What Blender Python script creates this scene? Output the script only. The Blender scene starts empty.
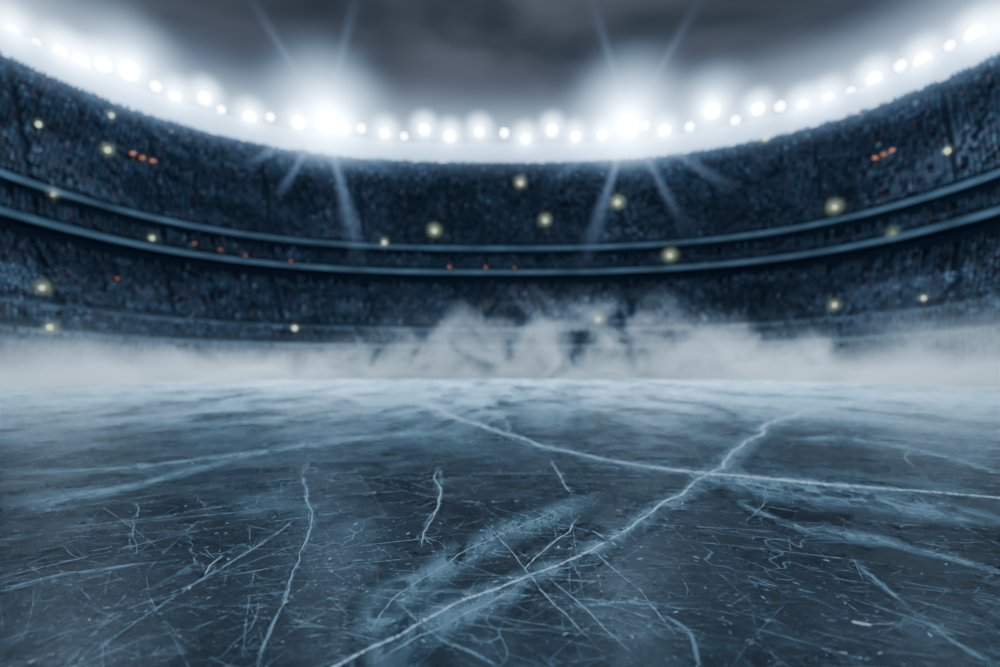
import bpy, math, random
import numpy as np
random.seed(7); rng=np.random.default_rng(7)
scene=bpy.context.scene
H=1.2; F=500.0; HY=370.0

# ---------------------------------------------------------------- helpers
def link(o,parent=None):
    scene.collection.objects.link(o)
    if parent: o.parent=parent
    return o
def empty(name):
    return link(bpy.data.objects.new(name,None))
def mesh_obj(name,verts,faces,mats,midx=None,parent=None,smooth=False):
    me=bpy.data.meshes.new(name); me.from_pydata([tuple(v) for v in verts],[],[tuple(f) for f in faces])
    for m in mats: me.materials.append(m)
    if midx is not None: me.polygons.foreach_set('material_index',np.array(midx,dtype=np.int32))
    if smooth: me.polygons.foreach_set('use_smooth',np.ones(len(me.polygons),dtype=bool))
    me.update()
    return link(bpy.data.objects.new(name,me),parent)
class NT:
    def __init__(s,tree): s.t=tree; s.n=tree.nodes; s.l=tree.links; s.n.clear()
    def add(s,ty,**kw):
        n=s.n.new(ty)
        for k,v in kw.items(): setattr(n,k,v)
        return n
    def put(s,sock,v):
        if isinstance(v,bpy.types.NodeSocket): s.l.new(v,sock)
        elif v is not None:
            sock.default_value=v
    def m(s,op,a,b=None,c=None,clamp=False):
        n=s.add('ShaderNodeMath',operation=op); n.use_clamp=clamp
        s.put(n.inputs[0],a)
        if b is not None: s.put(n.inputs[1],b)
        if c is not None: s.put(n.inputs[2],c)
        return n.outputs[0]
    def ramp(s,v,a,b,c=0.0,d=1.0,smooth=True):
        n=s.add('ShaderNodeMapRange'); n.interpolation_type='SMOOTHSTEP' if smooth else 'LINEAR'
        s.put(n.inputs['Value'],v); s.put(n.inputs['From Min'],a); s.put(n.inputs['From Max'],b)
        s.put(n.inputs['To Min'],c); s.put(n.inputs['To Max'],d)
        return n.outputs['Result']
    def mapping(s,vec,scale=(1,1,1),rot=(0,0,0),loc=(0,0,0)):
        n=s.add('ShaderNodeMapping'); s.put(n.inputs['Vector'],vec)
        n.inputs['Scale'].default_value=scale; n.inputs['Rotation'].default_value=rot; n.inputs['Location'].default_value=loc
        return n.outputs[0]
    def noise(s,vec,scale,detail=4,rough=.5,dist=0.0):
        n=s.add('ShaderNodeTexNoise'); s.put(n.inputs['Vector'],vec)
        n.inputs['Scale'].default_value=scale; n.inputs['Detail'].default_value=detail
        n.inputs['Roughness'].default_value=rough; n.inputs['Distortion'].default_value=dist
        return n
    def mix(s,f,a,b):
        n=s.add('ShaderNodeMix',data_type='RGBA'); s.put(n.inputs[0],f); s.put(n.inputs[6],a); s.put(n.inputs[7],b)
        return n.outputs[2]
def newmat(name):
    m=bpy.data.materials.new(name); m.use_nodes=True
    return m,NT(m.node_tree)
def simple(name,col,rough=.6,metal=0,emit=None,es=0,noise=.25,scale=1.5,spec=.3):
    m,t=newmat(name)
    p=t.add('ShaderNodeBsdfPrincipled'); o=t.add('ShaderNodeOutputMaterial'); t.l.new(p.outputs[0],o.inputs[0])
    g=t.add('ShaderNodeNewGeometry'); n=t.noise(g.outputs['Position'],scale,3)
    c=t.mix(n.outputs[0],tuple(x*(1-noise) for x in col)+(1,),tuple(min(1,x*(1+noise)) for x in col)+(1,))
    t.l.new(c,p.inputs['Base Color']); p.inputs['Roughness'].default_value=rough; p.inputs['Metallic'].default_value=metal
    p.inputs['Specular IOR Level'].default_value=spec
    if emit: p.inputs['Emission Color'].default_value=emit+(1,); p.inputs['Emission Strength'].default_value=es
    return m

# ---------------------------------------------------------------- stadium plan
A0,B0,YC,NN=68.0,55.0,45.0,2.5
def ring(delta,N=181,y0=-30,ns=12):
    a=A0-delta;b=B0-delta
    t=np.linspace(0,math.pi,N)
    x=a*np.sign(np.cos(t))*np.abs(np.cos(t))**(2/NN); y=YC+b*np.abs(np.sin(t))**(2/NN)
    ys=np.linspace(y0,YC,ns,endpoint=False)
    X=np.concatenate([np.full(ns,a),x,np.full(ns,-a)]); Y=np.concatenate([ys,y,ys[::-1]])
    return np.stack([X,Y],1)
def ring_hit(delta,k):
    P=ring(delta,721); ok=P[:,1]>2; P=P[ok]; r=P[:,0]/P[:,1]
    i=np.argmin(np.abs(r-k)); return P[i]
def sweep(name,profile,mats,midx,parent=None):
    rows=[];
    for d,z in profile:
        R=ring(d); rows.append(np.column_stack([R,np.full(len(R),z)]))
    n=len(rows[0]); V=np.concatenate(rows); Fc=[];MI=[]
    for j in range(len(profile)-1):
        for i in range(n-1):
            Fc.append((j*n+i,j*n+i+1,(j+1)*n+i+1,(j+1)*n+i)); MI.append(midx[j])
    return mesh_obj(name,V,Fc,mats,MI,parent)

# materials
m_conc=simple('dark_concrete',(.022,.036,.054),.8)
m_seat=simple('seating_steps',(.022,.038,.060),.7,noise=.5,scale=.6)
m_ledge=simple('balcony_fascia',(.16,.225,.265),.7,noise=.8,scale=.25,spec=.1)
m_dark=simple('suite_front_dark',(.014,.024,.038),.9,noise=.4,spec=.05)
m_rail=simple('rail_steel',(.07,.10,.12),.5)
m_fascia_glow=simple('glowing_fascia',(.6,.7,.8),.5,emit=(.50,.72,1.0),es=.65)  # emission stands in for floodlight falling on the pale fascia
m_house=simple('lamp_housing',(.12,.13,.15),.4,metal=.6)
m_lens=simple('lamp_lens',(1,1,1),.3,emit=(.80,.90,1.0),es=14)

stands=empty('stadium_stands')
prof=[];mi=[];rows_seats=[]
def seg(pts,m):
    for p in pts:
        if prof: mi.append(m)
        prof.append(p)
def tier(d0,z0,d1,z1,n):
    dd=(d0-d1)/n; dz=(z1-z0)/n
    for i in range(n):
        seg([(d0-i*dd,z0+(i+1)*dz)],1)
        seg([(d0-(i+1)*dd,z0+(i+1)*dz)],1)
        rows_seats.append((d0-(i+.55)*dd,z0+(i+1)*dz))
prof.append((30,0))
seg([(30,1.25)],0); seg([(29.6,1.25)],2)
tier(29.6,1.25,26.6,4.0,5)
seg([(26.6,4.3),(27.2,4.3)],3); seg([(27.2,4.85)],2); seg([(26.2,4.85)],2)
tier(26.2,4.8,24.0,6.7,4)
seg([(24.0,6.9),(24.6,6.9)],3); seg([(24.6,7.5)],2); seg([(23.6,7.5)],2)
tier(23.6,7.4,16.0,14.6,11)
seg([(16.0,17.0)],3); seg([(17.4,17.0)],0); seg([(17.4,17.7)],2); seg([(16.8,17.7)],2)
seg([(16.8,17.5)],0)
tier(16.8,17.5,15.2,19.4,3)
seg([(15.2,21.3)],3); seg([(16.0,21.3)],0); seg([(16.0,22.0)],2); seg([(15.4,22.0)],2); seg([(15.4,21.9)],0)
seg([(14.2,21.9)],0)
tier(14.2,21.9,1.2,41.4,22)
seg([(.6,41.6)],0); seg([(.6,42.2),(1.0,42.2)],0)
seg([(1.0,46.0)],4); seg([(-.4,46.4),(-.8,42)],0)
sweep('seating_bowl',prof,[m_conc,m_seat,m_ledge,m_dark,m_fascia_glow],mi,stands)

V=[];Fc=[]
def boxv(c,sx,sy,sz,ang=0):
    b=len(V);ca,sa=math.cos(ang),math.sin(ang)
    for dx,dy,dz in [(-1,-1,-1),(1,-1,-1),(1,1,-1),(-1,1,-1),(-1,-1,1),(1,-1,1),(1,1,1),(-1,1,1)]:
        x=dx*sx/2;y=dy*sy/2; V.append((c[0]+x*ca-y*sa,c[1]+x*sa+y*ca,c[2]+dz*sz/2))
    for f in [(0,3,2,1),(4,5,6,7),(0,1,5,4),(1,2,6,5),(2,3,7,6),(3,0,4,7)]: Fc.append(tuple(b+i for i in f))
def along(delta,step):
    P=ring(delta,721); L=np.r_[0,np.cumsum(np.hypot(*np.diff(P,axis=0).T))]
    s=np.arange(0,L[-1],step); X=np.interp(s,L,P[:,0]); Y=np.interp(s,L,P[:,1])
    X2=np.interp(s+.1,L,P[:,0]); Y2=np.interp(s+.1,L,P[:,1])
    ang=np.arctan2(Y2-Y,X2-X); ang[-1]=ang[-2]; return X,Y,ang,s
for d,z in [(30.0,1.25),(27.0,4.85),(24.4,7.5),(17.2,17.7),(15.8,22.0)]:
    X,Y,Aa,_=along(d,2.0)
    for i in range(len(X)-1):
        boxv((X[i],Y[i],z+.45),.05,.05,.9,Aa[i])
        mx,my=(X[i]+X[i+1])/2,(Y[i]+Y[i+1])/2
        boxv((mx,my,z+.9),2.05,.05,.05,math.atan2(Y[i+1]-Y[i],X[i+1]-X[i]))
mesh_obj('ledge_railings',V,Fc,[m_rail],None,stands)

# ---------------------------------------------------------------- crowd (one mesh)
tv=np.array([(-.16,-.12,0),(.16,-.12,0),(.16,.12,0),(-.16,.12,0),
             (-.25,-.13,.48),(.25,-.13,.48),(.25,.13,.48),(-.25,.13,.48),
             (-.07,-.06,.56),(.07,-.06,.56),(.07,.06,.56),(-.07,.06,.56),
             (-.11,-.12,.66),(.11,-.12,.66),(.11,.12,.66),(-.11,.12,.66),
             (-.07,-.07,.84),(.07,-.07,.84),(.07,.07,.84),(-.07,.07,.84),
             (-.20,.10,0),(.20,.10,0),(.20,.50,-.02),(-.20,.50,-.02),(-.19,.45,-.35),(.19,.45,-.35)],float)
tf=[]
for k in (0,4,8,12):
    for i in range(4): tf.append((k+i,k+(i+1)%4,k+4+(i+1)%4,k+4+i))
tf.append((16,17,18,19)); tf+= [(20,21,22,23),(23,22,25,24)]
tf=np.array(tf)
pal=np.array([(.042,.075,.115),(.05,.09,.14),(.07,.12,.175),(.036,.05,.08),(.11,.16,.215),(.085,.085,.135),(.042,.088,.13),(.12,.08,.11),(.20,.26,.31),(.07,.105,.15)])
pp=np.array([.2,.2,.15,.12,.06,.08,.06,.03,.014,.05]);pp/=pp.sum()
P=[]
for d,z in rows_seats:
    X,Y,Aa,s=along(d,.62)
    keep=(rng.random(len(X))<.9)&((s*(100/(100-d))%17.0)>.9)&(Y>-5)
    for x,y,a in zip(X[keep],Y[keep],Aa[keep]): P.append((x+rng.normal(0,.05),y,z+.25+rng.normal(0,.07)+(.4 if (z<40 and rng.random()<.10) else 0),a+rng.normal(0,.2),rng.uniform(.92,1.12)))
P=np.array(P); n=len(P)
ca,sa=np.cos(P[:,3]),np.sin(P[:,3]); q=tv[None]*P[:,4,None,None]
VX=P[:,0,None]+q[...,0]*ca[:,None]-q[...,1]*sa[:,None]
VY=P[:,1,None]+q[...,0]*sa[:,None]+q[...,1]*ca[:,None]
VZ=P[:,2,None]+q[...,2]
VV=np.stack([VX,VY,VZ],-1).reshape(-1,3); FF=(tf[None]+np.arange(n)[:,None,None]*len(tv)).reshape(-1,4)
me=bpy.data.meshes.new('spectator_crowd')
me.vertices.add(len(VV)); me.vertices.foreach_set('co',VV.ravel())
me.loops.add(FF.size); me.loops.foreach_set('vertex_index',FF.ravel().astype(np.int32))
me.polygons.add(len(FF)); me.polygons.foreach_set('loop_start',np.arange(0,FF.size,4,dtype=np.int32)); me.update(calc_edges=True)
col=pal[rng.choice(len(pal),n,p=pp)]*rng.uniform(.75,1.25,(n,1))
cc=np.ones((n,len(tv),4)); cc[...,:3]=col[:,None,:]
cc[:,10:20,:3]=np.array([.09,.095,.12])*rng.uniform(.5,1.2,(n,1,1)); cc[:,20:,:3]*=.6
at=me.color_attributes.new('Col','FLOAT_COLOR','POINT'); at.data.foreach_set('color',cc.ravel())
m,t=newmat('crowd_clothes'); p=t.add('ShaderNodeBsdfPrincipled'); o=t.add('ShaderNodeOutputMaterial'); t.l.new(p.outputs[0],o.inputs[0])
a_=t.add('ShaderNodeAttribute',attribute_name='Col'); g=t.add('ShaderNodeNewGeometry')
nz=t.noise(g.outputs['Position'],.16,2); br=t.ramp(nz.outputs[0],.35,.7,.65,1.25)
vm=t.add('ShaderNodeVectorMath',operation='SCALE'); t.l.new(a_.outputs['Color'],vm.inputs[0]); t.l.new(br,vm.inputs['Scale'])
t.l.new(vm.outputs[0],p.inputs['Base Color']); p.inputs['Roughness'].default_value=.9; p.inputs['Specular IOR Level'].default_value=.1
me.materials.append(m); link(bpy.data.objects.new('spectator_crowd',me))

# ---------------------------------------------------------------- floodlights
from mathutils import Vector
import bmesh
flood=empty('floodlight_ring')
V=[];Fc=[];MI=[]
def lamp(px,r,face):
    c=Vector(px); d=Vector(face).normalized(); s=d.cross(Vector((0,0,1))).normalized(); u=s.cross(d)
    b=len(V); N=16
    for k,(off,rr) in enumerate([(-.9,.35),(-.6,.75),(0,1.0),(.08,1.0),(.08,.88),(-.02,.86)]):
        for i in range(N):
            an=2*math.pi*i/N; V.append(tuple(c+d*off*r+(s*math.cos(an)+u*math.sin(an))*rr*r))
    for k in range(5):
        for i in range(N): Fc.append((b+k*N+i,b+k*N+(i+1)%N,b+(k+1)*N+(i+1)%N,b+(k+1)*N+i)); MI.append(0)
    Fc.append(tuple(b+i for i in range(N))[::-1]); MI.append(0)
    Fc.append(tuple(b+5*N+i for i in range(N))); MI.append(1)
    k=len(Fc)
    boxv(tuple(c-d*.5*r+s*r*1.1+Vector((0,0,-r*.8))),.12,.12,r*2); boxv(tuple(c-d*.5*r-s*r*1.1+Vector((0,0,-r*.8))),.12,.12,r*2)
    boxv(tuple(c-d*.5*r+Vector((0,0,-r*1.8))),.3,.3,.5)
    MI.extend([0]*(len(Fc)-k))
pxs=[(12,1),(35,0),(60,1),(82,1),(104,1),(130,2),(155,0),(175,1),(205,1),(222,0),(250,1),(270,0),(298,1),(326,3),(345,1),(362,0),(385,1),(404,0),(425,1),(450,1),(478,1),(505,0),(526,1),(553,1),(575,1),(602,1),(628,3),(645,0),(665,1),(690,0),(712,2),(735,0),(757,1),(780,0),(803,1),(828,1),(850,0),(875,1),(900,0),(922,1),(950,0),(975,1),(998,1)]
big=[]
for px,k in pxs:
    x,y=ring_hit(.2,(px-500)/F)
    dirc=(-x*.9,20-y,-25)
    z=48.1+rng.uniform(-.9,.9)-1.8*abs((px-500)/500)**2
    r=[.75,1.1,1.5,2.2][k]*rng.uniform(.85,1.15)
    zz=z+(1.2 if k>=2 else 0)
    lamp((x,y,zz),r,dirc)
    big.append((x,y,zz,k))
mesh_obj('floodlights',V,Fc,[m_house,m_lens],MI,flood)

def halo_mat(name,col,strength,power,core=0):
    m,t=newmat(name); o=t.add('ShaderNodeOutputMaterial'); e=t.add('ShaderNodeEmission')
    tc=t.add('ShaderNodeTexCoord'); l=t.add('ShaderNodeVectorMath',operation='LENGTH'); t.l.new(tc.outputs['Object'],l.inputs[0])
    b=t.m('SUBTRACT',1.0,l.outputs['Value'],clamp=True)
    f=t.m('MULTIPLY',t.m('POWER',b,power),strength)
    if core: f=t.m('ADD',f,t.m('MULTIPLY',t.m('POWER',b,14.0),core))
    t.l.new(f,e.inputs['Strength']); e.inputs['Color'].default_value=col+(1,)
    t.l.new(e.outputs[0],o.inputs['Volume']); return m
def ico(name,mat,sub=2):
    me=bpy.data.meshes.new(name); bm=bmesh.new(); bmesh.ops.create_icosphere(bm,subdivisions=sub,radius=1.03); bm.to_mesh(me); bm.free()
    me.materials.append(mat); return me
h1=ico('halo_1',halo_mat('lamp_bloom_b',(.48,.74,1.0),5.0,3.2),1); h2=ico('halo_2',halo_mat('bright_lamp_bloom',(.42,.70,1.0),.8,4.0,18.0))  # emissive spheres imitate bloom round each lamp
for x,y,z,k in big:
    if k==0: continue
    o=bpy.data.objects.new('lamp_bloom',h1 if k==1 else h2); s=(3.0,4.6,12.0,19.0)[k]
    o.scale=(s,s,s); o.location=(x*.985,y-1.2,z-.2); link(o,flood)
m,t=newmat('ring_bloom'); o=t.add('ShaderNodeOutputMaterial'); e=t.add('ShaderNodeEmission'); g=t.add('ShaderNodeNewGeometry')  # self-glowing tube imitating the bloom along the lamp ring
sp=t.add('ShaderNodeSeparateXYZ'); t.l.new(g.outputs['Position'],sp.inputs[0])
AX=A0-1.5;BX=B0-1.5; RT=12.0; ZR=46.6
ax=t.m('POWER',t.m('DIVIDE',t.m('ABSOLUTE',sp.outputs[0]),AX),NN)
ay=t.m('POWER',t.m('DIVIDE',t.m('MAXIMUM',t.m('SUBTRACT',sp.outputs[1],YC),0.0),BX),NN)
sr=t.m('POWER',t.m('ADD',ax,ay),1/NN)
dr=t.m('MULTIPLY',t.m('SUBTRACT',sr,1.0),60.0); dz=t.m('SUBTRACT',sp.outputs[2],ZR)
dd=t.m('SQRT',t.m('ADD',t.m('MULTIPLY',dr,dr),t.m('MULTIPLY',dz,dz)))
b0=t.m('SUBTRACT',1.0,t.m('DIVIDE',dd,RT),clamp=True)
f=t.m('ADD',t.m('MULTIPLY',t.m('POWER',b0,2.0),.095),t.m('MULTIPLY',t.m('POWER',b0,8.0),.55))
t.l.new(f,e.inputs['Strength']); e.inputs['Color'].default_value=(.46,.70,1,1); t.l.new(e.outputs[0],o.inputs['Volume'])
m.cycles.volume_step_rate=.35
V=[];Fc=[];NS=12
rp=[ring(1.5+RT*math.cos(2*math.pi*k/NS),91) for k in range(NS)]
n=len(rp[0])
for k in range(NS):
    for i in range(n): V.append((rp[k][i,0],rp[k][i,1],ZR+RT*math.sin(2*math.pi*k/NS)))
for k in range(NS):
    for i in range(n-1): Fc.append((k*n+i,k*n+i+1,((k+1)%NS)*n+i+1,((k+1)%NS)*n+i))
Fc.append(tuple(k*n for k in range(NS))); Fc.append(tuple(k*n+n-1 for k in range(NS))[::-1])
rg=mesh_obj('ring_bloom',V,Fc,[m],None,flood)
bm=bmesh.new(); bm.from_mesh(rg.data); bmesh.ops.recalc_face_normals(bm,faces=bm.faces); bm.to_mesh(rg.data); bm.free()

# emissive cones imitating starburst rays round the brightest lamps
m,t=newmat('starburst_ray_glow'); o=t.add('ShaderNodeOutputMaterial'); e=t.add('ShaderNodeEmission'); tc=t.add('ShaderNodeTexCoord')
sp=t.add('ShaderNodeSeparateXYZ'); t.l.new(tc.outputs['Object'],sp.inputs[0])
rr=t.m('SQRT',t.m('ADD',t.m('MULTIPLY',sp.outputs[0],sp.outputs[0]),t.m('MULTIPLY',sp.outputs[1],sp.outputs[1])))
dep=t.m('MAXIMUM',t.m('MULTIPLY',sp.outputs[2],-1.0),.001)
q=t.m('SUBTRACT',1.0,t.m('DIVIDE',rr,t.m('ADD',dep,.08)),clamp=True)
fade=t.m('POWER',t.m('SUBTRACT',1.0,dep,clamp=True),1.9)
t.l.new(t.m('MULTIPLY',t.m('MULTIPLY',t.m('POWER',q,1.5),fade),.45),e.inputs['Strength']); e.inputs['Color'].default_value=(.36,.60,1,1)
t.l.new(e.outputs[0],o.inputs['Volume']); m.cycles.volume_step_rate=.5
bm=bmesh.new(); bmesh.ops.create_cone(bm,cap_ends=True,segments=16,radius1=1.08,radius2=.08,depth=1); bmesh.ops.translate(bm,vec=(0,0,-.5),verts=bm.verts)
cone=bpy.data.meshes.new('starburst_ray'); bm.to_mesh(cone); bm.free(); cone.materials.append(m)
for x,y,z,k in big:
    if k<3: continue
    sg=1 if x<0 else -1
    for ang,ln,w_ in [(-40,34,2.4),(-13,36,2.2),(21,42,2.6),(46,30,2.0),(151,24,2.0),(-150,24,2.0)]:
        v=Vector((math.sin(math.radians(ang*sg)),-.55,-math.cos(math.radians(ang)))).normalized()
        o=bpy.data.objects.new('starburst_ray',cone); o.location=(x,y-1,z); o.rotation_euler=v.to_track_quat('-Z','Y').to_euler(); o.scale=(w_,w_,ln); link(o,flood)

def spot(loc,tgt,en,size=85,blend=.8,col=(.58,.80,1)):
    L=bpy.data.lights.new('flood_and_fill_spot','SPOT'); L.energy=en; L.spot_size=math.radians(size); L.spot_blend=blend; L.color=col; L.shadow_soft_size=1.5
    o=bpy.data.objects.new('flood_and_fill_spot',L); o.location=loc; o.rotation_euler=(Vector(tgt)-Vector(loc)).to_track_quat('-Z','Y').to_euler(); link(o,flood)
for px,tx,ty in [(60,-26,44),(326,-12,56),(640,12,56),(940,28,44)]:
    x,y=ring_hit(4,(px-500)/F); spot((x,y-1.5,49.5),(tx,ty,0),500000,49,.9,(.58,.80,1))      # back-lighting the fog and far ice
for sx in (-1,1):  # unseen side spots added as fill for the ice and stands
    spot((sx*62,-12,48),(0,22,0),90000)
    spot((sx*62,5,48),(-sx*20,85,24),20000,70,1)
spot((0,96,48),(0,60,4),15000,60,1)

# small warm lamps / signs on the stands
PF=np.array(prof)
def on_stand(px,py):
    k=(px-500)/F; best=None
    for j in range(len(PF)-1):
        for s in (0,.5):
            d,z=PF[j]*(1-s)+PF[j+1]*s
            if d<1: continue
            x,y=ring_hit(d,k); e=F*(z-H)/y; er=abs(e-(HY-py))
            if best is None or er<best[0]-.5: best=(er,x,y,z)
    return best[1:]
yl=[(38,135),(107,158),(112,124),(520,190),(385,250),(435,237),(546,227),(617,210),(670,262),(765,146),(895,245),(835,216),(948,160),(18,340),(40,298),(152,247),(295,336),(598,326),(835,313),(925,309),(52,202)]
orr=[(133,162),(143,166),(153,170),(876,167),(884,163),(893,159),(220,258),(246,262),(291,268),(705,272),(764,266),(822,256),(117,287),(450,273),(485,274),(515,274),(195,252)]
bulb_y=simple('warm_bulb',(1,.9,.6),.4,emit=(.85,.92,.58),es=1.5); bulb_o=simple('orange_sign_light',(1,.4,.1),.4,emit=(1.0,.24,.06),es=.6)
hy=ico('bulb_halo',halo_mat('warm_lamp_glow',(.78,.95,.62),.42,2.2),1)
sl=empty('stand_lamps')
bm=bmesh.new(); bmesh.ops.create_icosphere(bm,subdivisions=2,radius=1); bm_me=bpy.data.meshes.new('tmp'); bm.to_mesh(bm_me); bm.free()
iv=np.array([v.co[:] for v in bm_me.vertices]); fi=[tuple(p.vertices) for p in bm_me.polygons]
V=[];Fc=[];MI=[]
for lst,mx in ((yl,0),(orr,1)):
    for j_,(px,py) in enumerate(lst):
        x,y,z=on_stand(px,py); v=Vector((-x*.6,30-y,0)).normalized(); c=Vector((x,y,z+1.0))+v*.7
        r=(.26*rng.uniform(.7,1.15) if mx==0 else (.22 if j_<6 else .13))*(y/80+.1)
        b=len(V); V+= [tuple(np.array(c)+q*r*np.array((1 if mx==0 else 1.8,1,1 if mx==0 else .8))) for q in iv]; Fc+=[tuple(b+i for i in f) for f in fi]; MI+=[mx]*len(fi)
        k=len(Fc); boxv((c[0],c[1],c[2]-.75),.08,.08,1.3); boxv((c[0],c[1],c[2]+r+.05),.3,.3,.08); MI+=[2]*(len(Fc)-k)
        if mx==0:
            o=bpy.data.objects.new('warm_lamp_glow',hy); s=1.6*(y/80+.1)*rng.uniform(.6,1.1); o.scale=(s,s,s); o.location=c+v*.4; link(o,sl)
mesh_obj('lamp_posts',V,Fc,[bulb_y,bulb_o,m_house],MI,sl)

# ---------------------------------------------------------------- ICE
m,t=newmat('black_ice'); p=t.add('ShaderNodeBsdfPrincipled'); o=t.add('ShaderNodeOutputMaterial'); t.l.new(p.outputs[0],o.inputs[0])
g=t.add('ShaderNodeNewGeometry'); pos=g.outputs['Position']; sp=t.add('ShaderNodeSeparateXYZ'); t.l.new(pos,sp.inputs[0])
wn=t.noise(pos,.5,4,.6); wv=t.add('ShaderNodeVectorMath',operation='SCALE'); t.l.new(wn.outputs['Color'],wv.inputs[0]); wv.inputs['Scale'].default_value=1.6
wp=t.add('ShaderNodeVectorMath',operation='ADD'); t.l.new(pos,wp.inputs[0]); t.l.new(wv.outputs[0],wp.inputs[1]); wp=wp.outputs[0]
def crack(scale,w,vec=wp):
    v=t.add('ShaderNodeTexVoronoi',feature='DISTANCE_TO_EDGE'); t.l.new(vec,v.inputs['Vector']); v.inputs['Scale'].default_value=scale
    return t.ramp(v.outputs['Distance'],0.0,w,1.0,0.0)
fine=t.m('MULTIPLY',crack(.9,.007),t.ramp(t.noise(pos,.7,3).outputs[0],.42,.62))
milk=t.m('MULTIPLY',crack(.22,.10),t.ramp(t.noise(pos,.8,6,.65,.6).outputs[0],.42,.72))
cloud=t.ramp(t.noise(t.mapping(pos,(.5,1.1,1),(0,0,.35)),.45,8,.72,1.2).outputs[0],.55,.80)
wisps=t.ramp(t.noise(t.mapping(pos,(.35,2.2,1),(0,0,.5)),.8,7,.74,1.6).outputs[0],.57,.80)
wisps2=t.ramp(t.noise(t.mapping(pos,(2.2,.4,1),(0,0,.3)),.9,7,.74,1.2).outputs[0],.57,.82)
# pale sheen and fog reflection painted into the ice colour toward the far end
sheen_streaks=t.noise(t.mapping(pos,(.55,.22,1),(0,0,.12)),.75,7,.72,1.4).outputs[0]
sheen_patches=t.noise(t.mapping(pos,(.5,.16,1),(0,0,-.5)),.30,5,.65,1.0).outputs[0]
far_sheen=t.m('MULTIPLY',t.ramp(t.m('ADD',t.m('MULTIPLY',sheen_streaks,.6),t.m('MULTIPLY',sheen_patches,.4)),.41,.57),t.ramp(sp.outputs[1],4,18))
grain=t.ramp(t.noise(pos,24,6,.8).outputs[0],.53,.72)
dirt=t.ramp(t.noise(t.mapping(pos,(1,2.2,1),(0,0,.4)),6,6,.78,.5).outputs[0],.55,.72)
speck=t.ramp(t.noise(pos,16,3,.6).outputs[0],.66,.70)
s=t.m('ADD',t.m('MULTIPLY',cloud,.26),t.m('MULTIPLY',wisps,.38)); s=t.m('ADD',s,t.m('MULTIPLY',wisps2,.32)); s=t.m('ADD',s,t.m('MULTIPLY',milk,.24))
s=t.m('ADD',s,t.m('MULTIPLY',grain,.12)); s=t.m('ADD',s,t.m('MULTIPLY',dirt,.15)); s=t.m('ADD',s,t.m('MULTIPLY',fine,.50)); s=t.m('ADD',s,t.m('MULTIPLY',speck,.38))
s=t.m('ADD',s,t.m('MULTIPLY',far_sheen,.95))
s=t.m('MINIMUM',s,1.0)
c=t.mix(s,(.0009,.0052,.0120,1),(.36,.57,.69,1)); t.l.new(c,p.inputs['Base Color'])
t.l.new(t.ramp(t.noise(pos,1.3,6,.7).outputs[0],.3,.7,.18,.36),p.inputs['Roughness']); p.inputs['IOR'].default_value=1.31; p.inputs['Specular IOR Level'].default_value=.12
bp=t.add('ShaderNodeBump'); bp.inputs['Strength'].default_value=.3; bp.inputs['Distance'].default_value=.01
t.l.new(t.m('ADD',t.noise(pos,9,6,.7).outputs[0],s),bp.inputs['Height']); t.l.new(bp.outputs[0],p.inputs['Normal'])
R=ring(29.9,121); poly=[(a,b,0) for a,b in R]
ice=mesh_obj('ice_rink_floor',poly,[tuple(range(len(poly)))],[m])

def frost_mat(name,amax,soft,lo,hi,nscale,col=(.72,.86,.95),guard0=.75,na=1.3,stretch=(1,1,1)):
    m,t=newmat(name); p=t.add('ShaderNodeBsdfPrincipled'); tr=t.add('ShaderNodeBsdfTransparent'); mx=t.add('ShaderNodeMixShader'); o=t.add('ShaderNodeOutputMaterial')
    p.inputs['Base Color'].default_value=col+(1,); p.inputs['Roughness'].default_value=.7; p.inputs['Specular IOR Level'].default_value=.1
    uv=t.add('ShaderNodeUVMap',uv_map='UVMap'); sp=t.add('ShaderNodeSeparateXYZ'); t.l.new(uv.outputs[0],sp.inputs[0])
    d=t.m('ABSOLUTE',t.m('SUBTRACT',t.m('MULTIPLY',sp.outputs[0],2.0),1.0))
    g=t.add('ShaderNodeNewGeometry'); nz=t.noise(t.mapping(g.outputs['Position'],stretch,(0,0,-.6)),nscale,7,.75,.8)
    edge=t.m('ADD',d,t.m('MULTIPLY',t.m('SUBTRACT',nz.outputs[0],.5),na))
    a=t.m('MULTIPLY',t.ramp(edge,soft,1.0,1.0,0.0),t.ramp(nz.outputs[0],lo,hi))
    guard=t.ramp(d,guard0,1.0,1.0,0.0)
    a=t.m('MULTIPLY',t.m('MULTIPLY',a,guard),amax); a=t.m('MULTIPLY',a,sp.outputs[1])
    t.l.new(a,mx.inputs[0]); t.l.new(tr.outputs[0],mx.inputs[1]); t.l.new(p.outputs[0],mx.inputs[2]); t.l.new(mx.outputs[0],o.inputs[0]); return m
m_core=frost_mat('crack_frost',1.0,.1,.32,.54,9,(.80,.94,1.0))
m_milk=frost_mat('milky_crack_ice',.62,.1,.37,.62,3.4,(.40,.60,.71),.30,2.0,(1.5,.8,1))
m_scr=frost_mat('skate_scratch',.75,.1,.38,.58,5,(.60,.79,.90))

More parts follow.
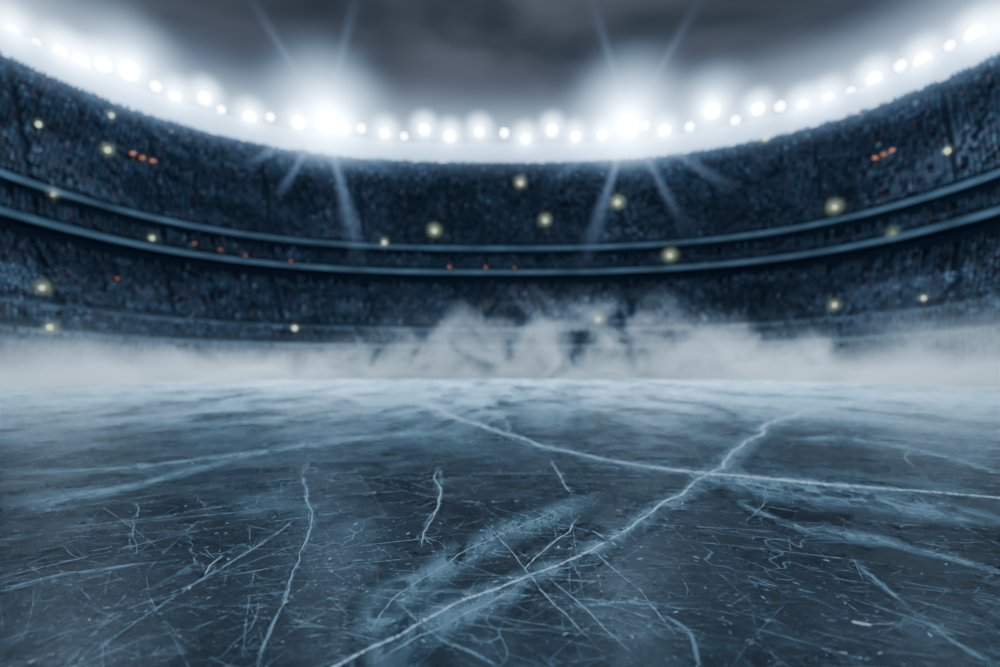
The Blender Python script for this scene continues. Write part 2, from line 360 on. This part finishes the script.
def ground(px,py):
    d=H*F/(py-HY); return np.array([(px-500)/F*d,d])
def jag(pts,rough,it=5):
    pts=[np.array(p,float) for p in pts]
    for k in range(it):
        o=[pts[0]]
        for a,b in zip(pts[:-1],pts[1:]):
            v=b-a; nrm=np.array([-v[1],v[0]]); o.append((a+b)/2+nrm*float(np.clip(rng.normal(0,rough),-2*rough,2*rough))); o.append(b)
        pts=o
    return np.array(pts)
def chaikin(W,it=3):
    for _ in range(it):
        a=W[:-1]*.75+W[1:]*.25; b=W[:-1]*.25+W[1:]*.75
        W=np.concatenate([W[:1],np.stack([a,b],1).reshape(-1,2),W[-1:]])
    return W
ribbons={'crack':[[],[],[]],'milk':[[],[],[]],'scr':[[],[],[]]}
zc=[.0005]
def ribbon(kind,W,wid,taper=True,amp=1.0):
    V,Fc,U=ribbons[kind]; zc[0]+=.0000012; z=zc[0]+(.003 if kind=='crack' else .0015 if kind=='scr' else 0)
    T=np.gradient(W,axis=0); T/=np.linalg.norm(T,axis=1)[:,None]+1e-9; Nn=np.stack([-T[:,1],T[:,0]],1)
    b=len(V); n=len(W)
    for i in range(n):
        f=1.0
        if taper: f=min(1,6*min(i,n-1-i)/n+.05)
        w=wid[i]*(.35+.65*f)
        V.append((*(W[i]+Nn[i]*w/2),z)); V.append((*(W[i]-Nn[i]*w/2),z)); U.append((0,f*amp)); U.append((1,f*amp))
    for i in range(n-1): Fc.append((b+2*i,b+2*i+1,b+2*i+3,b+2*i+2))
def pxw(W,wpx,cap=1.2,jit=.25):
    d=W[:,1]; T=np.gradient(W,axis=0); T/=np.linalg.norm(T,axis=1)[:,None]+1e-9
    nx,ny=-T[:,1],T[:,0]
    sx=F/d*(nx-ny*W[:,0]/d); sy=F*H/d**2*ny
    w=np.minimum(wpx/np.hypot(sx,sy),cap)
    if len(w)>6: w=np.convolve(np.pad(w,2,'edge'),np.ones(5)/5,'valid')
    return w*rng.uniform(1-jit,1+jit,len(d))
def crackline(pts,core=2.5,milk=0,rough=.028,amp=1,cap=.34):
    G=np.array([ground(*p) for p in pts])
    W=jag(G,rough)
    if core: ribbon('crack',W,pxw(W,core*.72,cap,.55),amp=amp,taper=cap<.5)
    if core>=2:
        for sgn in (-1,1):
            T=np.gradient(W,axis=0); T/=np.linalg.norm(T,axis=1)[:,None]+1e-9; Nn=np.stack([-T[:,1],T[:,0]],1)
            off=np.convolve(rng.normal(0,1,len(W)+20),np.ones(21)/21,'valid')*3
            W2=W+Nn*((sgn*.9+off)*.012*W[:,1]*.35)[:,None]
            ribbon('scr',W2,np.minimum(pxw(W2,1.2),.05),amp=.6)
    if milk:
        M=chaikin(jag(G,.03,1),3); ribbon('milk',M,pxw(M,milk*1.8,2.2,.05))
    if core>=2.5:
        for _ in range(len(pts)*2):
            i=rng.integers(2,len(W)-4); v=W[min(i+3,len(W)-1)]-W[i]; v/=np.linalg.norm(v)+1e-9
            an=rng.choice([-1,1])*rng.uniform(.3,1.0); v=np.array([v[0]*math.cos(an)-v[1]*math.sin(an),v[0]*math.sin(an)+v[1]*math.cos(an)])
            L=rng.uniform(.08,.30)*W[i,1]/3; S=jag([W[i],W[i]+v*L],.05,2); ribbon('crack',S,np.minimum(pxw(S,1.1),.015*W[i,1]/3),amp=.5)
crackline([(405,400),(450,415),(500,432),(540,446),(600,459),(650,467),(700,473),(780,480),(860,487),(930,492),(1010,499)],6.5,16,cap=.6)
crackline([(1010,386),(960,389),(905,393),(850,402),(800,412),(768,424),(750,440),(728,458),(705,476),(682,495),(640,520),(600,545),(560,565),(520,580),(470,598),(430,618),(380,645),(325,672)],6.5,28,cap=1.1)
crackline([(700,475),(760,486),(850,497),(930,510),(1010,525)],0,34)
crackline([(600,492),(545,517),(500,535),(455,558),(420,580),(392,600),(376,622),(366,642)],1.8,44)
crackline([(520,588),(470,612),(420,636),(370,668)],1.8,34)
crackline([(0,506),(60,498),(130,487),(190,470),(260,452),(330,441),(400,434),(470,432)],1.4,24,amp=.6)
crackline([(0,474),(70,471),(140,467),(210,458),(290,449)],1.8,12,amp=.8)
crackline([(520,575),(545,550),(582,516)],2.7,0)
crackline([(548,458),(560,475),(575,498)],2.4,0)
crackline([(312,450),(303,480),(306,500),(313,515),(300,560),(280,610),(262,650),(256,672)],2.4,5,amp=.7)
crackline([(437,465),(441,490),(437,510),(424,532),(421,548)],2.8,4)
crackline([(590,530),(620,548)],2,0)
crackline([(545,575),(575,600),(605,630),(640,660)],1.9,0,.02)
crackline([(480,520),(540,590),(600,650)],1.7,0,.015)
crackline([(590,548),(640,590),(680,640)],1.6,0,.015)
crackline([(204,577),(210,566),(224,555)],4,0)
crackline([(850,622),(874,626)],6,0)
crackline([(1010,478),(950,458),(900,446),(840,438),(790,440)],2.8,22,amp=.9,cap=.45)
crackline([(1010,436),(940,428),(880,418),(820,414)],2.4,18,amp=.8,cap=.45)
crackline([(480,402),(505,420),(512,436)],1.8,0)
crackline([(420,388),(405,402),(380,410),(330,415)],1.9,8)
crackline([(60,400),(160,408),(280,412),(405,405)],1.9,9,amp=.7)
crackline([(560,388),(640,392),(720,402),(765,425)],1.9,10,amp=.7)
crackline([(640,415),(720,420),(800,412)],1.5,8,amp=.6)
crackline([(850,560),(900,600),(950,640),(1010,672)],1.3,8,.03,.5)
crackline([(1010,575),(940,555),(880,540),(800,528),(735,500)],1.3,14,amp=.5)
crackline([(70,672),(110,640),(170,600),(235,560),(300,515)],1.3,5,.03,.5)
crackline([(0,590),(60,575),(130,565),(180,560)],1.3,5,.03,.4)
crackline([(135,500),(133,530),(140,560)],1.5,3,amp=.6)
crackline([(215,665),(250,630),(262,590)],1.3,0,amp=.6)
crackline([(700,672),(690,630),(640,600),(560,608)],1.2,6,amp=.4)
crackline([(770,470),(765,500),(742,530)],1.4,0,amp=.7)
crackline([(905,448),(918,470)],1.8,0)
crackline([(395,600),(440,640),(500,668)],1.3,5,amp=.5)
for _ in range(2300):
    py=rng.uniform(0,1)**.8*300+378; px=rng.uniform(-60,1060); c0=ground(px,py)
    L=rng.uniform(.04,.5)*c0[1]*rng.choice([.2,.2,.6,1.8]); an=rng.choice([.8,2.2,.2,1.5,2.8])+rng.normal(0,.35)
    v=np.array([math.cos(an),math.sin(an)])*L/2; nrm=np.array([-v[1],v[0]])*rng.normal(0,.08)
    W=np.array([c0-v*(1-s_)+v*s_+nrm*4*s_*(1-s_) for s_ in np.linspace(0,1,8)])
    if W[:,1].min()<1.2: continue
    ribbon('scr',W,np.minimum(pxw(W,rng.uniform(.7,1.3)),.05+0*W[:,0]),amp=rng.uniform(.2,1)**1.9)
for _ in range(450):
    py=rng.uniform(385,665); c0=ground(rng.uniform(-30,1030),py); an=rng.uniform(0,3.14); L=rng.uniform(.002,.006)*c0[1]*rng.choice([1,1,1.8])
    v=np.array([math.cos(an),math.sin(an)])*L; W=np.array([c0-v,c0-v*.3,c0+v*.4,c0+v]); ribbon('crack',W,np.full(4,L*.7),amp=.8)
for kind,nm,mt in (('crack','ice_cracks',m_core),('milk','milky_crack_bands',m_milk),('scr','skate_scratches',m_scr)):
    V_,F_,U_=ribbons[kind]; ob=mesh_obj(nm,V_,F_,[mt],None,ice)
    uvl=ob.data.uv_layers.new(name='UVMap'); vi=np.zeros(len(ob.data.loops),dtype=np.int32); ob.data.loops.foreach_get('vertex_index',vi)
    uvl.data.foreach_set('uv',np.array(U_,dtype=np.float32)[vi].ravel())

# ---------------------------------------------------------------- fog bank hugging the boards all round the far end
m,t=newmat('drifting_ice_fog'); o=t.add('ShaderNodeOutputMaterial'); g=t.add('ShaderNodeNewGeometry'); pos=g.outputs['Position']
sp=t.add('ShaderNodeSeparateXYZ'); t.l.new(pos,sp.inputs[0]); X_,Y_,Z_=sp.outputs
ax=t.m('POWER',t.m('DIVIDE',t.m('ABSOLUTE',X_),38.0),NN)
ay=t.m('POWER',t.m('DIVIDE',t.m('MAXIMUM',t.m('SUBTRACT',Y_,YC),0.0),25.0),NN)
S_=t.m('POWER',t.m('ADD',ax,ay),1/NN)
n1=t.noise(t.mapping(pos,(1,.6,1.1)),.21,4,.62,.7).outputs[0]
env=t.m('MULTIPLY',t.ramp(X_,-30,2,.36,1.0),t.ramp(X_,16,36,1.0,.45))
top=t.m('MULTIPLY',env,13.0)
hf=t.ramp(t.m('DIVIDE',Z_,top),0.0,1.0,1.0,0.0,False)
bill=t.ramp(t.m('ADD',n1,t.m('MULTIPLY',t.m('SUBTRACT',hf,1.0),.12)),.34,.62)
low=t.m('MULTIPLY',t.m('EXPONENT',t.m('MULTIPLY',Z_,-.95)),.36)
sf=t.ramp(S_,.70,.88); sf2=t.ramp(S_,.82,.94)
dens=t.m('ADD',t.m('MULTIPLY',t.m('MULTIPLY',t.m('MULTIPLY',bill,t.m('POWER',hf,1.7)),.32),sf),t.m('MULTIPLY',low,sf2))
vs=t.add('ShaderNodeVolumeScatter'); vs.inputs['Color'].default_value=(.95,.97,1,1); t.l.new(dens,vs.inputs['Density']); vs.inputs['Anisotropy'].default_value=.35
t.l.new(vs.outputs[0],o.inputs['Volume']); m.cycles.volume_step_rate=.28
R=ring(30.15,121,24,6); nR=len(R)
V=[(a,b,.012) for a,b in R]+[(a,b,12.5) for a,b in R]
Fc=[tuple(range(nR))[::-1],tuple(range(nR,2*nR))]+[(i,(i+1)%nR,nR+(i+1)%nR,nR+i) for i in range(nR)]
fog=mesh_obj('ice_fog_bank',V,Fc,[m])
bm=bmesh.new(); bm.from_mesh(fog.data); bmesh.ops.recalc_face_normals(bm,faces=bm.faces); bm.to_mesh(fog.data); bm.free()

# ---------------------------------------------------------------- cloudy night sky
w=bpy.data.worlds.new('night_sky'); scene.world=w; w.use_nodes=True; t=NT(w.node_tree)
o=t.add('ShaderNodeOutputWorld'); b=t.add('ShaderNodeBackground'); t.l.new(b.outputs[0],o.inputs[0])
tc=t.add('ShaderNodeTexCoord'); gv=tc.outputs['Generated']; sp=t.add('ShaderNodeSeparateXYZ'); t.l.new(gv,sp.inputs[0])
zz=t.m('MAXIMUM',sp.outputs[2],.08); cx=t.m('DIVIDE',sp.outputs[0],zz); cy=t.m('DIVIDE',sp.outputs[1],zz)
cb=t.add('ShaderNodeCombineXYZ'); t.l.new(cx,cb.inputs[0]); t.l.new(cy,cb.inputs[1])
n1=t.noise(t.mapping(cb.outputs[0],(.8,.9,1),(0,0,.3)),1.7,3,.45,.4).outputs[0]
cl=t.ramp(n1,.30,.70)
c=t.mix(cl,(.018,.028,.045,1),(.108,.125,.165,1))
gl=t.ramp(sp.outputs[2],.34,.60,1.0,0.0)
c=t.mix(t.m('MULTIPLY',gl,.5),c,(.15,.19,.265,1))
t.l.new(c,b.inputs['Color']); b.inputs['Strength'].default_value=.95

# ---------------------------------------------------------------- camera
cd=bpy.data.cameras.new('camera'); co=bpy.data.objects.new('camera',cd); scene.collection.objects.link(co)
co.location=(0,0,H); co.rotation_euler=(math.radians(90),0,0); cd.lens=18; cd.sensor_width=36; cd.shift_y=.0365; cd.clip_end=600
cd.dof.use_dof=True; cd.dof.focus_distance=3.4; cd.dof.aperture_fstop=.018**2/(3.4*(5.4/1000*.036)) ; scene.camera=co
print('fstop',cd.dof.aperture_fstop,'crowd',n)
